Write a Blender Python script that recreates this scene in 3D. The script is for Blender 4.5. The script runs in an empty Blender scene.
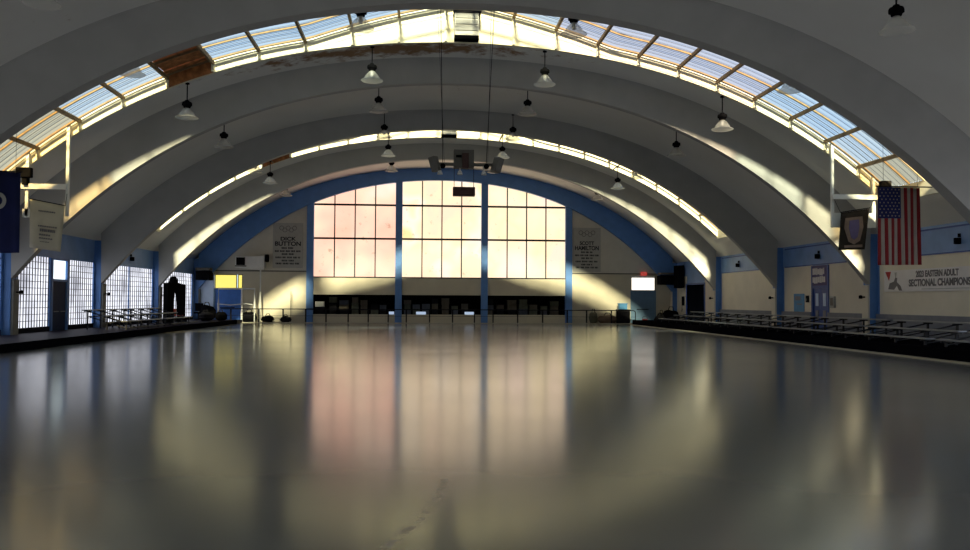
import bpy, bmesh, math, random
from math import sin, cos, pi, radians, sqrt, atan2
from mathutils import Vector, Matrix
random.seed(7)
sc = bpy.context.scene
COL = sc.collection

# ------------------------------------------------------------------ hall dimensions (metres)
BAY, YE = 8.8875, 59.564                 # bay length, end wall
RT = 0.52                                # rib thickness
def rib_y(k): return YE - k*BAY
def shell(x): return 11.13 - .014877*x*x - 2.5e-5*x**4
def soffit(x): return 10.26 - .018572*x*x - 3.1e-5*x**4
HW = 17.28                               # wall planes
SKY = [(26.75, 30.2), (45.0, 48.05)]      # skylight openings along y
SKX = 16.2

# ------------------------------------------------------------------ helpers
def wloc(o):
    v = o.location.copy()
    while o.parent is not None: o = o.parent; v += o.location
    return v
class MB:
    def __init__(s): s.bm = bmesh.new()
    def box(s, x0, x1, y0, y1, z0, z1, M=None):
        vs = [s.bm.verts.new(p) for p in ((x0,y0,z0),(x1,y0,z0),(x1,y1,z0),(x0,y1,z0),(x0,y0,z1),(x1,y0,z1),(x1,y1,z1),(x0,y1,z1))]
        for f in ((0,3,2,1),(4,5,6,7),(0,1,5,4),(1,2,6,5),(2,3,7,6),(3,0,4,7)): s.bm.faces.new([vs[i] for i in f])
        if M is not None:
            for v in vs: v.co = M @ v.co
        return s
    def tube(s, pts, r, n=8, cap=True):
        pts = [Vector(p) for p in pts]; rings = []
        rs = r if isinstance(r, (list, tuple)) else [r]*len(pts)
        for i, p in enumerate(pts):
            d = (pts[min(i+1, len(pts)-1)] - pts[max(i-1, 0)]).normalized()
            a = Vector((0,0,1)) if abs(d.z) < .95 else Vector((1,0,0))
            u = d.cross(a).normalized(); w = d.cross(u)
            rings.append([s.bm.verts.new(p + (u*cos(2*pi*j/n) + w*sin(2*pi*j/n))*rs[i]) for j in range(n)])
        for a, b in zip(rings, rings[1:]):
            for j in range(n): s.bm.faces.new((a[j], a[(j+1)%n], b[(j+1)%n], b[j]))
        if cap:
            s.bm.faces.new(rings[0]); s.bm.faces.new(rings[-1][::-1])
        return s
    def lathe(s, prof, c=(0,0,0), n=24, close=False):
        rings = []
        for (r, z) in prof:
            if r < 1e-4: rings.append([s.bm.verts.new((c[0], c[1], c[2]+z))])
            else: rings.append([s.bm.verts.new((c[0]+r*cos(2*pi*j/n), c[1]+r*sin(2*pi*j/n), c[2]+z)) for j in range(n)])
        for a, b in zip(rings, rings[1:]):
            for j in range(n):
                k = (j+1) % n
                if len(a) == 1 and len(b) == 1: continue
                if len(a) == 1: s.bm.faces.new((a[0], b[k], b[j]))
                elif len(b) == 1: s.bm.faces.new((a[j], a[k], b[0]))
                else: s.bm.faces.new((a[j], a[k], b[k], b[j]))
        return s
    def poly(s, pts, d):
        """prism: outline pts extruded by vector d"""
        d = Vector(d); a = [s.bm.verts.new(p) for p in pts]; b = [s.bm.verts.new(Vector(p)+d) for p in pts]
        s.bm.faces.new(a[::-1]); s.bm.faces.new(b); n = len(a)
        for i in range(n): s.bm.faces.new((a[i], a[(i+1)%n], b[(i+1)%n], b[i]))
        return s
    def strip(s, A, B):
        a = [s.bm.verts.new(p) for p in A]; b = [s.bm.verts.new(p) for p in B]
        for i in range(len(a)-1): s.bm.faces.new((a[i], a[i+1], b[i+1], b[i]))
        return s
    def band(s, lo, hi, y0, y1):
        """solid between two XZ curves (same x samples) from y0 to y1"""
        n = len(lo); q = []
        for y in (y0, y1):
            q.append([s.bm.verts.new((x, y, z)) for x, z in lo]); q.append([s.bm.verts.new((x, y, z)) for x, z in hi])
        l0, h0, l1, h1 = q
        for i in range(n-1):
            s.bm.faces.new((l0[i], l0[i+1], h0[i+1], h0[i])); s.bm.faces.new((l1[i], h1[i], h1[i+1], l1[i+1]))
            s.bm.faces.new((l0[i], l1[i], l1[i+1], l0[i+1])); s.bm.faces.new((h0[i], h0[i+1], h1[i+1], h1[i]))
        for i in (0, n-1): s.bm.faces.new((l0[i], h0[i], h1[i], l1[i]))
        return s
    def build(s, name, mat, parent=None, smooth=False, bevel=0, solid=0):
        bmesh.ops.recalc_face_normals(s.bm, faces=s.bm.faces[:])
        me = bpy.data.meshes.new(name); s.bm.to_mesh(me); s.bm.free()
        o = bpy.data.objects.new(name, me); COL.objects.link(o)
        me.materials.append(mat)
        if smooth:
            for p in me.polygons: p.use_smooth = True
            try: me.set_sharp_from_angle(angle=radians(35))
            except Exception: pass
        if bevel:
            m = o.modifiers.new('bevel', 'BEVEL'); m.width = bevel; m.segments = 2; m.limit_method = 'ANGLE'
        if solid:
            m = o.modifiers.new('solid', 'SOLIDIFY'); m.thickness = solid; m.offset = 0
        if parent is not None:
            o.parent = parent; me.transform(Matrix.Translation(-wloc(parent)))
        return o
def tag(o, label, cat, group=None, kind=None):
    if o.type == 'MESH':            # origin at the base of the thing
        co = [v.co for v in o.data.vertices]
        c = Vector(((min(p.x for p in co)+max(p.x for p in co))/2, (min(p.y for p in co)+max(p.y for p in co))/2, min(p.z for p in co)))
        o.data.transform(Matrix.Translation(-c)); o.location = c
    o['label'] = label; o['category'] = cat
    if group: o['group'] = group
    if kind: o['kind'] = kind
    return o
def thing(name, label, cat, loc, group=None):
    o = bpy.data.objects.new(name, None); COL.objects.link(o); o.location = loc
    o.empty_display_size = .2
    return tag(o, label, cat, group)
def struct(o, label=None):
    o['kind'] = 'structure'
    if label: o['label'] = label
    return o
def sgroup(name, loc, label=None):
    o = bpy.data.objects.new(name, None); COL.objects.link(o); o.location = loc
    return struct(o, label)
def copy_tree(src, loc):
    r = src.copy(); COL.objects.link(r); r.location = loc
    for ch in list(src.children):
        c = ch.copy(); COL.objects.link(c); c.parent = r
        for g in list(ch.children):
            d = g.copy(); COL.objects.link(d); d.parent = c
    return r
def lettering(text, size, M, mat, parent, name='lettering', width=None, bold=0.0, depth=.004):
    cu = bpy.data.curves.new(name, 'FONT'); cu.body = text; cu.size = size; cu.extrude = depth
    cu.align_x = 'CENTER'; cu.align_y = 'CENTER'; cu.offset = bold
    tmp = bpy.data.objects.new(name, cu); COL.objects.link(tmp)
    dg = bpy.context.evaluated_depsgraph_get(); dg.update()
    me = bpy.data.meshes.new_from_object(tmp.evaluated_get(dg))
    bpy.data.objects.remove(tmp, do_unlink=True)
    xs = [v.co.x for v in me.vertices]; w = max(xs)-min(xs)
    k = width/w if width else 1
    for v in me.vertices: v.co = M @ Vector((v.co.x*k, v.co.y, v.co.z))
    me.materials.clear(); me.materials.append(mat)
    o = bpy.data.objects.new(name, me); COL.objects.link(o)
    o.parent = parent; me.transform(Matrix.Translation(-wloc(parent)))
    return o
def facing(loc, wall):
    """matrix taking text plane (x right, y up, z out) to a wall: 'end' faces -y, 'right' faces -x, 'left' faces +x"""
    if wall == 'end': c = ((1,0,0),(0,0,1),(0,-1,0))
    elif wall == 'right': c = ((0,-1,0),(0,0,1),(-1,0,0))
    else: c = ((0,1,0),(0,0,1),(1,0,0))
    m = Matrix((c[0], c[1], c[2])).transposed().to_4x4(); m.translation = Vector(loc); return m

# ------------------------------------------------------------------ materials
def nmat(name):
    m = bpy.data.materials.new(name); m.use_nodes = True
    nt = m.node_tree; b = nt.nodes['Principled BSDF']; return m, nt, b
def N(nt, t, **kw):
    n = nt.nodes.new(t)
    for k, v in kw.items():
        if k in n.inputs.keys() if hasattr(n.inputs, 'keys') else False: n.inputs[k].default_value = v
        else: setattr(n, k, v)
    return n
def paint(name, col, rough=.6, var=.10, scale=3.0, metal=0, spec=.4, bump=0):
    m, nt, b = nmat(name); L = nt.links
    b.inputs['Roughness'].default_value = rough; b.inputs['Metallic'].default_value = metal
    b.inputs['Specular IOR Level'].default_value = spec
    tc = N(nt, 'ShaderNodeTexCoord'); nz = N(nt, 'ShaderNodeTexNoise'); nz.inputs['Scale'].default_value = scale; nz.inputs['Detail'].default_value = 5
    L.new(tc.outputs['Object'], nz.inputs['Vector'])
    cr = N(nt, 'ShaderNodeValToRGB'); e = cr.color_ramp.elements
    e[0].position = .3; e[1].position = .72
    e[0].color = (*[c*(1-var) for c in col], 1); e[1].color = (*[min(1, c*(1+var)) for c in col], 1)
    L.new(nz.outputs['Fac'], cr.inputs['Fac']); L.new(cr.outputs['Color'], b.inputs['Base Color'])
    if bump:
        bp = N(nt, 'ShaderNodeBump'); bp.inputs['Strength'].default_value = bump; bp.inputs['Distance'].default_value = .02
        L.new(nz.outputs['Fac'], bp.inputs['Height']); L.new(bp.outputs['Normal'], b.inputs['Normal'])
    return m
def emit(name, col, s):
    m, nt, b = nmat(name); b.inputs['Base Color'].default_value = (.2,.2,.2,1); b.inputs['Emission Color'].default_value = (*col, 1)
    b.inputs['Emission Strength'].default_value = s; b.inputs['Roughness'].default_value = .3; return m

M = {}
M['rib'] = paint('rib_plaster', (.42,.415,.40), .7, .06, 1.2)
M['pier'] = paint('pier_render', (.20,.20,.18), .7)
M['blue'] = paint('blue_paint', (.10,.24,.58), .45, .08, 2)
M['band'] = paint('blue_wall_paint', (.19,.33,.62), .5, .10, 1.5)
M['deepblue'] = paint('deep_blue_paint', (.03,.085,.33), .45)
M['brightblue'] = paint('bright_blue_door', (.06,.20,.65), .45)
M['doorblue'] = paint('door_blue_grey', (.13,.23,.36), .45)
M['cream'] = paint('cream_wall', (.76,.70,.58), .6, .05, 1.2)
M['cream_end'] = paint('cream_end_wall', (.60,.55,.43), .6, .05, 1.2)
M['grey_wall'] = paint('upper_grey_wall', (.62,.60,.53), .7, .06, 1.2)
M['pale'] = paint('pale_blue_wall', (.62,.76,.98), .6, .05)
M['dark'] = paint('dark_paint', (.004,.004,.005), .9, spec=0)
M['kerb'] = paint('black_kerb', (.005,.005,.007), .9, spec=0)
M['black'] = paint('black_plastic', (.006,.006,.007), .8, spec=0)
M['charcoal'] = paint('charcoal', (.02,.02,.024), .8, spec=0)
M['walk'] = paint('walkway_rubber', (.014,.011,.026), .5, .2, 4, spec=.08)
M['alu'] = paint('aluminium', (.24,.27,.31), .4, .06, 6, metal=.7)
M['steel'] = paint('dark_steel', (.022,.026,.034), .5, .1, 6, metal=.3)
M['louvre'] = paint('louvre_grey', (.22,.23,.23), .6)
M['white'] = paint('white_enamel', (.75,.76,.74), .4, .04)
M['whitepipe'] = paint('white_pipe', (.72,.74,.70), .4, .05)
M['rust'] = paint('rusty_board', (.42,.17,.06), .8, .45, 5)
M['purlin'] = paint('purlin_timber', (.22,.15,.08), .8, .2, 5)
M['curb'] = paint('cream_curb', (.80,.74,.55), .7, .05, 2)
M['sign_grey'] = paint('sign_grey', (.43,.43,.41), .6, .05)
M['ink'] = paint('dark_ink', (.015,.016,.025), .6)
M['kerbline'] = paint('pale_floor_edge', (.50,.46,.36), .5)
M['skirt'] = paint('grey_blue_board', (.17,.19,.24), .5)
M['red'] = paint('red_plastic', (.45,.02,.02), .5)
M['maroon'] = paint('maroon_box', (.045,.012,.010), .5)
M['grey'] = paint('grey_metal', (.12,.115,.10), .5)
M['doordark'] = paint('dark_door', (.022,.035,.08), .6, spec=.1)
M['banner'] = paint('cream_cloth', (.52,.48,.36), .8, .08, 2)
M['navy'] = paint('navy_cloth', (.004,.010,.075), .8, .15, 2)
M['oldflag'] = paint('old_cloth', (.035,.025,.016), .85, .3, 4)
M['oldtan'] = paint('old_cloth_tan', (.28,.20,.15), .85, .2, 6)
M['mauve'] = paint('mauve_cloth', (.16,.13,.25), .85, .1, 6)
M['flagred'] = paint('flag_red', (.26,.015,.02), .8, .1)
M['flagwhite'] = paint('flag_white', (.40,.35,.31), .8, .06)
M['flagblue'] = paint('flag_blue', (.012,.018,.11), .8, .1)
M['purple'] = paint('purple_poster', (.06,.05,.18), .6)
M['poster'] = paint('light_blue_poster', (.08,.28,.55), .6)
M['bannerwhite'] = paint('white_vinyl', (.78,.75,.75), .6, .04)
M['greytext'] = paint('grey_print', (.16,.15,.16), .6)
M['boxbrown'] = paint('dark_cardboard', (.13,.11,.085), .8, .2)
M['boxslate'] = paint('slate_crate', (.09,.10,.13), .7, .2)
M['boxolive'] = paint('olive_crate', (.11,.115,.08), .7, .2)
M['orange'] = paint('orange_red', (.5,.09,.05), .6)
M['dirtytan'] = paint('tan_bag', (.16,.11,.08), .8, .2)
M['exit'] = emit('exit_red', (1,.06,.04), .35)
M['clear'], nt, b = nmat('prismatic_acrylic')
b.inputs['Base Color'].default_value = (.82,.82,.76,1); b.inputs['Roughness'].default_value = .3
tr = N(nt, 'ShaderNodeBsdfTransparent'); tl = N(nt, 'ShaderNodeBsdfTranslucent'); tl.inputs['Color'].default_value = (.85,.85,.8,1)
mx = N(nt, 'ShaderNodeMixShader'); mx.inputs['Fac'].default_value = .45; mx2 = N(nt, 'ShaderNodeMixShader'); mx2.inputs['Fac'].default_value = .55
nt.links.new(b.outputs[0], mx.inputs[1]); nt.links.new(tl.outputs[0], mx.inputs[2])
nt.links.new(mx.outputs[0], mx2.inputs[1]); nt.links.new(tr.outputs[0], mx2.inputs[2])
nt.links.new(mx2.outputs[0], nt.nodes['Material Output'].inputs['Surface'])

# ceiling plaster with peeling brown stains that gather along the crown past the near skylight
m, nt, b = nmat('ceiling_plaster'); L = nt.links; M['shell'] = m
b.inputs['Roughness'].default_value = .75
tc = N(nt, 'ShaderNodeTexCoord'); sx = N(nt, 'ShaderNodeSeparateXYZ'); L.new(tc.outputs['Object'], sx.inputs[0])
n1 = N(nt, 'ShaderNodeTexNoise'); n1.inputs['Scale'].default_value = .45; n1.inputs['Detail'].default_value = 4
n2 = N(nt, 'ShaderNodeTexNoise'); n2.inputs['Scale'].default_value = 1.6; n2.inputs['Detail'].default_value = 8; n2.inputs['Roughness'].default_value = .7
L.new(tc.outputs['Object'], n1.inputs['Vector']); L.new(tc.outputs['Object'], n2.inputs['Vector'])
base = N(nt, 'ShaderNodeMix', data_type='RGBA'); base.inputs['A'].default_value = (.70,.68,.62,1); base.inputs['B'].default_value = (.82,.81,.77,1)
L.new(n1.outputs['Fac'], base.inputs['Factor'])
def math_(op, a, bb, clamp=False):
    q = N(nt, 'ShaderNodeMath', operation=op); q.use_clamp = clamp
    for i, v in enumerate((a, bb)):
        if v is None: continue
        if isinstance(v, (int, float)): q.inputs[i].default_value = v
        else: L.new(v, q.inputs[i])
    return q.outputs[0]
def bump_at(out, c, w):      # 1 at c, 0 beyond w
    return math_('SUBTRACT', 1.0, math_('DIVIDE', math_('ABSOLUTE', math_('SUBTRACT', out, c), None), w), True)
s1 = math_('MULTIPLY', bump_at(sx.outputs['Y'], 30.9, 1.5), bump_at(sx.outputs['X'], -2.5, 9.0))
s2 = math_('MULTIPLY', bump_at(sx.outputs['Y'], 35.5, 2.2), bump_at(sx.outputs['X'], 0.5, 4.0))
s3 = math_('MULTIPLY', bump_at(sx.outputs['Y'], 20.5, 3.0), bump_at(sx.outputs['X'], -8.0, 5.0))
ss = math_('ADD', s1, math_('MULTIPLY', math_('ADD', s2, s3), .55))
st = math_('SUBTRACT', math_('ADD', math_('MULTIPLY', ss, .50), n2.outputs['Fac']), .68)
st = math_('MULTIPLY', st, 6.0, True)
mixs = N(nt, 'ShaderNodeMix', data_type='RGBA'); mixs.inputs['B'].default_value = (.28,.16,.08,1)
L.new(base.outputs['Result'], mixs.inputs['A']); L.new(st, mixs.inputs['Factor']); L.new(mixs.outputs['Result'], b.inputs['Base Color'])

# rink floor: sealed grey concrete, glossy, with faint scuffs and one long arc of wear
m, nt, b = nmat('rink_floor'); L = nt.links; M['floor'] = m
tc = N(nt, 'ShaderNodeTexCoord'); mp = N(nt, 'ShaderNodeMapping'); L.new(tc.outputs['Object'], mp.inputs[0])
n1 = N(nt, 'ShaderNodeTexNoise'); n1.inputs['Scale'].default_value = .35; n1.inputs['Detail'].default_value = 6
n2 = N(nt, 'ShaderNodeTexNoise'); n2.inputs['Scale'].default_value = 9; n2.inputs['Detail'].default_value = 6; n2.inputs['Roughness'].default_value = .7
L.new(mp.outputs[0], n1.inputs['Vector']); L.new(mp.outputs[0], n2.inputs['Vector'])
sx = N(nt, 'ShaderNodeSeparateXYZ'); L.new(tc.outputs['Object'], sx.inputs[0])
cx_, cy_, r_ = -8.29, 8.0, 7.03      # arc-shaped scuff
dx = math_('SUBTRACT', sx.outputs['X'], cx_); dy = math_('SUBTRACT', sx.outputs['Y'], cy_)
rr = math_('SQRT', math_('ADD', math_('MULTIPLY', dx, dx), math_('MULTIPLY', dy, dy)), None)
ring = math_('SUBTRACT', 1.0, math_('DIVIDE', math_('ABSOLUTE', math_('SUBTRACT', rr, r_), None), .09), True)
arcmask = math_('MULTIPLY', math_('MULTIPLY', math_('GREATER_THAN', dx, 1.35), math_('LESS_THAN', dy, -.4)), math_('GREATER_THAN', dy, -2.5))
scuff = math_('MULTIPLY', math_('MULTIPLY', ring, arcmask), math_('GREATER_THAN', n2.outputs['Fac'], .5))
colr = N(nt, 'ShaderNodeMix', data_type='RGBA'); colr.inputs['A'].default_value = (.125,.14,.155,1); colr.inputs['B'].default_value = (.18,.19,.20,1)
L.new(n1.outputs['Fac'], colr.inputs['Factor'])
col2 = N(nt, 'ShaderNodeMix', data_type='RGBA'); col2.inputs['B'].default_value = (.34,.34,.31,1)
L.new(colr.outputs['Result'], col2.inputs['A']); L.new(math_('MULTIPLY', scuff, .3), col2.inputs['Factor'])
L.new(col2.outputs['Result'], b.inputs['Base Color'])
rg = math_('ADD', math_('MULTIPLY', n1.outputs['Fac'], .08), .12)
L.new(math_('ADD', rg, math_('MULTIPLY', scuff, .2)), b.inputs['Roughness'])
b.inputs['IOR'].default_value = 1.55
bp = N(nt, 'ShaderNodeBump'); bp.inputs['Strength'].default_value = .02; bp.inputs['Distance'].default_value = .01
L.new(n2.outputs['Fac'], bp.inputs['Height']); L.new(bp.outputs['Normal'], b.inputs['Normal'])

# backlit panes: daylight behind weathered translucent sheet, soft patches of tint
def pane_mat(name, cols, s, scale=.35, seed=0.0):
    m, nt, b = nmat(name); L = nt.links
    tc = N(nt, 'ShaderNodeTexCoord'); mp = N(nt, 'ShaderNodeMapping'); mp.inputs['Location'].default_value = (seed, seed*.7, seed*1.3)
    L.new(tc.outputs['Object'], mp.inputs[0])
    nz = N(nt, 'ShaderNodeTexNoise'); nz.inputs['Scale'].default_value = scale; nz.inputs['Detail'].default_value = 2
    L.new(mp.outputs[0], nz.inputs['Vector'])
    cr = N(nt, 'ShaderNodeValToRGB'); els = cr.color_ramp.elements
    while len(els) < len(cols): els.new(.5)
    for i, c in enumerate(cols):
        els[i].position = .3 + .4*i/(len(cols)-1); els[i].color = (*c, 1)
    L.new(nz.outputs['Fac'], cr.inputs['Fac'])
    d = N(nt, 'ShaderNodeTexNoise'); d.inputs['Scale'].default_value = 2.2; d.inputs['Detail'].default_value = 8; d.inputs['Roughness'].default_value = .75
    L.new(mp.outputs[0], d.inputs['Vector'])
    r2 = N(nt, 'ShaderNodeValToRGB'); r2.color_ramp.elements[0].position = .30; r2.color_ramp.elements[0].color = (.55,.52,.46,1); r2.color_ramp.elements[1].position = .40; r2.color_ramp.elements[1].color = (1,1,1,1)
    L.new(d.outputs['Fac'], r2.inputs['Fac'])
    mu = N(nt, 'ShaderNodeMix', data_type='RGBA', blend_type='MULTIPLY'); mu.inputs['Factor'].default_value = 1
    L.new(cr.outputs['Color'], mu.inputs['A']); L.new(r2.outputs['Color'], mu.inputs['B'])
    b.inputs['Base Color'].default_value = (.05,.05,.05,1); b.inputs['Roughness'].default_value = .4
    L.new(mu.outputs['Result'], b.inputs['Emission Color']); b.inputs['Emission Strength'].default_value = s
    return m
M['pane1'] = pane_mat('pane_peach', [(1,.52,.37),(1,.60,.45),(1,.70,.50),(1,.78,.64)], 1.0, .33, 1.0)
M['pane2'] = pane_mat('pane_straw', [(1,.70,.50),(1,.78,.50),(1,.82,.66),(1,.72,.34)], 1.06, .40, 5.0)
M['pane3'] = pane_mat('pane_cream', [(1,.70,.60),(1,.78,.56),(1,.78,.48),(1,.72,.56)], 1.06, .38, 9.0)
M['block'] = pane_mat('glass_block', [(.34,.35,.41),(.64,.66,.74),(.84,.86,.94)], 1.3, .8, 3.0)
M['block_fill'] = pane_mat('glass_block_fill', [(.60,.60,.62),(.78,.78,.82),(.90,.90,.94)], 2.0, .8, 3.0)  # brighter glow for side bays out of view, added as fill light
M['skywhite'] = emit('daylight_pane', (.80,.95,1.0), 1.3)
M['yellowlit'] = emit('yellow_pane', (1,.85,.16), .85)
M['whitelit'] = emit('white_pane', (1,.93,.80), 1.2)
M['paleslot'] = emit('low_daylight', (.55,.70,.95), .55)
# corrugated translucent roofing
def roofing(name, tint, clear):
    m, nt, b = nmat(name); L = nt.links
    tr = N(nt, 'ShaderNodeBsdfTransparent'); tr.inputs['Color'].default_value = (*tint, 1)
    tl = N(nt, 'ShaderNodeBsdfTranslucent'); tl.inputs['Color'].default_value = (*[c*.5 for c in tint], 1)
    tc = N(nt, 'ShaderNodeTexCoord'); sx = N(nt, 'ShaderNodeSeparateXYZ'); L.new(tc.outputs['Object'], sx.inputs[0])
    wv = N(nt, 'ShaderNodeMath', operation='FRACT'); mu = N(nt, 'ShaderNodeMath', operation='MULTIPLY'); mu.inputs[1].default_value = 1/.30
    L.new(sx.outputs['Y'], mu.inputs[0]); L.new(mu.outputs[0], wv.inputs[0])
    lt = N(nt, 'ShaderNodeMath', operation='LESS_THAN'); lt.inputs[1].default_value = .22; L.new(wv.outputs[0], lt.inputs[0])
    df = N(nt, 'ShaderNodeBsdfDiffuse'); df.inputs['Color'].default_value = (.10,.09,.08,1)
    m1 = N(nt, 'ShaderNodeMixShader'); m1.inputs['Fac'].default_value = clear
    L.new(tl.outputs[0], m1.inputs[1]); L.new(tr.outputs[0], m1.inputs[2])
    m2 = N(nt, 'ShaderNodeMixShader'); L.new(lt.outputs[0], m2.inputs['Fac']); L.new(m1.outputs[0], m2.inputs[1]); L.new(df.outputs[0], m2.inputs[2])
    L.new(m2.outputs[0], nt.nodes['Material Output'].inputs['Surface']); return m
M['roof_blue'] = roofing('roofing_blue', (.44,.50,.55), .85)
M['roof_lilac'] = roofing('roofing_lilac', (.50,.465,.50), .85)
M['roof_pale'] = roofing('roofing_pale', (.50,.52,.52), .85)
M['roof_amber'] = roofing('roofing_amber', (.50,.40,.26), .85)
M['roof_clear'] = roofing('roofing_clear', (1,1,1), .95)

# ------------------------------------------------------------------ setting: floor, ceiling, walls
YB = -6.0
struct(MB().box(-HW-.3, HW+.3, YB-.3, YE+4, -.2, 0).build('floor', M['floor']), 'glossy grey sealed rink floor')
# ceiling shell with two openings
xs = [-17.7 + i*35.4/96 for i in range(97)]
xs = sorted(set([round(x, 4) for x in xs if abs(abs(x)-SKX) > .15] + [-SKX, SKX]))
ys = sorted(set([YB-.3, 0, 6, 12, 18, 24] + [v for s_ in SKY for v in s_] + [33, 38, 42, 50, 55, YE+.3]))
bm = MB(); grid = [[bm.bm.verts.new((x, y, shell(x))) for y in ys] for x in xs]
for i in range(len(xs)-1):
    for j in range(len(ys)-1):
        xm = (xs[i]+xs[i+1])/2; ym = (ys[j]+ys[j+1])/2
        if abs(xm) < SKX and any(a < ym < b_ for a, b_ in SKY): continue
        bm.bm.faces.new((grid[i][j], grid[i+1][j], grid[i+1][j+1], grid[i][j+1]))
bmesh.ops.delete(bm.bm, geom=[v for v in bm.bm.verts if not v.link_faces], context='VERTS')
o = bm.build('ceiling', M['shell'], smooth=True)
md = o.modifiers.new('solid', 'SOLIDIFY'); md.thickness = .14; md.offset = 1
bpy.context.view_layer.update()
# make sure the thickness grows upwards
if o.data.polygons[0].normal.z < 0: o.data.flip_normals()
struct(o, 'stained grey barrel vault ceiling')

# ribs: deep arches ending in brackets on the wall piers
rxs = [-16.95 + i*33.9/80 for i in range(81)]
def make_rib(name, y0, y1, mat, label, fillet=True):
    if not fillet:
        b_ = MB().band([(x, soffit(x)) for x in rxs], [(x, shell(x)+.03) for x in rxs], y0, y1)
        return struct(b_.build(name, mat, smooth=True), label)
    b_ = MB(); secs = []; K = 7
    for x in rxs:                         # near face curves from the arris up into the shell
        z0, z1 = soffit(x), shell(x)+.03; w = .60*(1-(abs(x)/17.2)**4)+.10
        pts = [(y1, z1), (y1, z0)] + [(y0-w*i/K, z0+(z1-z0)*(1-(1-i/K)**2.2)) for i in range(K+1)]
        secs.append([b_.bm.verts.new((x, yy, zz)) for yy, zz in pts])
    n_ = len(secs[0])
    for a_, c_ in zip(secs, secs[1:]):
        for i in range(n_): b_.bm.faces.new((a_[i], c_[i], c_[(i+1) % n_], a_[(i+1) % n_]))
    for e_ in (secs[0], secs[-1]): b_.bm.faces.new(e_)
    return struct(b_.build(name, mat, smooth=True), label)
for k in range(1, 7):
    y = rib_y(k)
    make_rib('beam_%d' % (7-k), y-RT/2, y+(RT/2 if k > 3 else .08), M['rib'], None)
make_rib('beam_7', YE-.30, YE+.05, M['blue'], 'blue painted arch against the end wall', False)

# piers between window bays, blue, with a grey inner face under each bracket
n = 0
for k in range(0, 7):
    y = rib_y(k)
    for s in (-1, 1):
        n += 1
        g = sgroup('pillar_%d' % n, (s*17.2, y, 0))
        x0, x1 = sorted((s*16.95, s*17.55))
        yy0, yy1 = (y-RT/2, y+RT/2) if k else (y-.3, y+.05)
        MB().box(x0, x1, yy0, yy1, 0, 4.45).build('post', M['blue'], g, bevel=.012)
        x0, x1 = sorted((s*16.86, s*16.95))
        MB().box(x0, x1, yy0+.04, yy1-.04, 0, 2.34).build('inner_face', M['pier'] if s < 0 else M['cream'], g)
# small dark lamps on the piers are separate things (below)

ZG, ZB, ZT = 3.36, .42, 4.50
def seg(s, y0, y1, z0, z1, b_, t=.16):
    x0, x1 = sorted((s*HW, s*(HW+t))); b_.box(x0, x1, y0, y1, z0, z1)
# left wall
DL = (36.85, 38.4)
wl = MB(); seg(-1, YB, YE, ZG, ZT, wl)
struct(wl.build('wall_left', M['band']), 'blue band above the glass block wall')
ws = MB(); seg(-1, YB, DL[0], 0, ZB, ws); seg(-1, DL[1], YE, 0, ZB, ws); 
struct(ws.build('baseboard_left', M['charcoal']), 'dark sill under the glass block wall')
wn = 3
def glass_bay(y0, y1, grid_step=(.245, .27), posts=(), z0=ZB, z1=ZG):
    global wn; wn += 1
    g = sgroup('window_%d' % wn, (-HW, (y0+y1)/2, z0))
    MB().box(-HW-.10, -HW-.04, y0, y1, z0, z1).build('pane', M['block_fill'] if y1 < 24 else M['block'], g)  # bays out of view glow brighter than the visible ones, as added fill
    b_ = MB(); yy = y0
    while yy < y1: b_.box(-HW-.05, -HW-.005, yy-.009, yy+.009, z0, z1); yy += grid_step[0]
    zz = z0
    while zz < z1: b_.box(-HW-.05, -HW-.005, y0, y1, zz-.011, zz+.011); zz += grid_step[1]
    b_.build('grille', M['steel'], g)
    f = MB()
    for a in (y0, y1): f.box(-HW-.08, -HW+.03, a-.07, a+.07, z0, z1)
    for a in posts: f.box(-HW-.08, -HW+.02, a-.04, a+.04, z0, z1)
    f.build('window_frame', M['blue'], g)
    return g
glass_bay(YB, rib_y(6)-.3)
glass_bay(rib_y(6)+.3, rib_y(5)-.3)
glass_bay(rib_y(5)+.3, rib_y(4)-.3)
glass_bay(rib_y(4)+.3, rib_y(3)-.3)
glass_bay(rib_y(3)+.3, DL[0]-.1)
glass_bay(DL[1]+.1, rib_y(2)-.3)
glass_bay(rib_y(2)+.3, rib_y(1)-.3, (.33, .27), (46.4,))
glass_bay(rib_y(1)+.3, 58.9, (.42, .27))
struct(MB().box(-HW-.12, -HW, 58.95, YE, ZB, ZG).build('trim_1', M['pale']), 'pale blue wall panel by the far left corner')
# left door with daylight transom
d = sgroup('door_1', (-HW, sum(DL)/2, 0), 'dark double door under a bright transom in the glass block wall')
f = MB()
for a in DL: f.box(-HW-.1, -HW+.06, a-.07, a+.07, 0, ZG)
f.box(-HW-.1, -HW+.06, DL[0], DL[1], 2.36, 2.46); f.box(-HW-.1, -HW+.06, DL[0], DL[1], 3.28, ZG); f.build('door_frame', M['blue'], d)
MB().box(-HW-.08, -HW-.03, DL[0], DL[1], 2.46, 3.28).build('transom', M['skywhite'], d)
ym = sum(DL)/2
MB().box(-HW-.06, -HW, DL[0]+.07, ym-.01, .02, 2.36).build('door_leaf', M['doordark'], d, bevel=.01)
MB().box(-HW-.06, -HW, ym+.01, DL[1]-.07, .02, 2.36).build('door_leaf', M['doordark'], d, bevel=.01)
MB().tube([(-HW+.05, DL[0]+.2, 1.05), (-HW+.05, ym-.1, 1.05)], .018).build('push_bar', M['alu'], d)
MB().tube([(-HW+.05, ym+.1, 1.05), (-HW+.05, DL[1]-.2, 1.05)], .018).build('push_bar', M['alu'], d)

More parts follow.
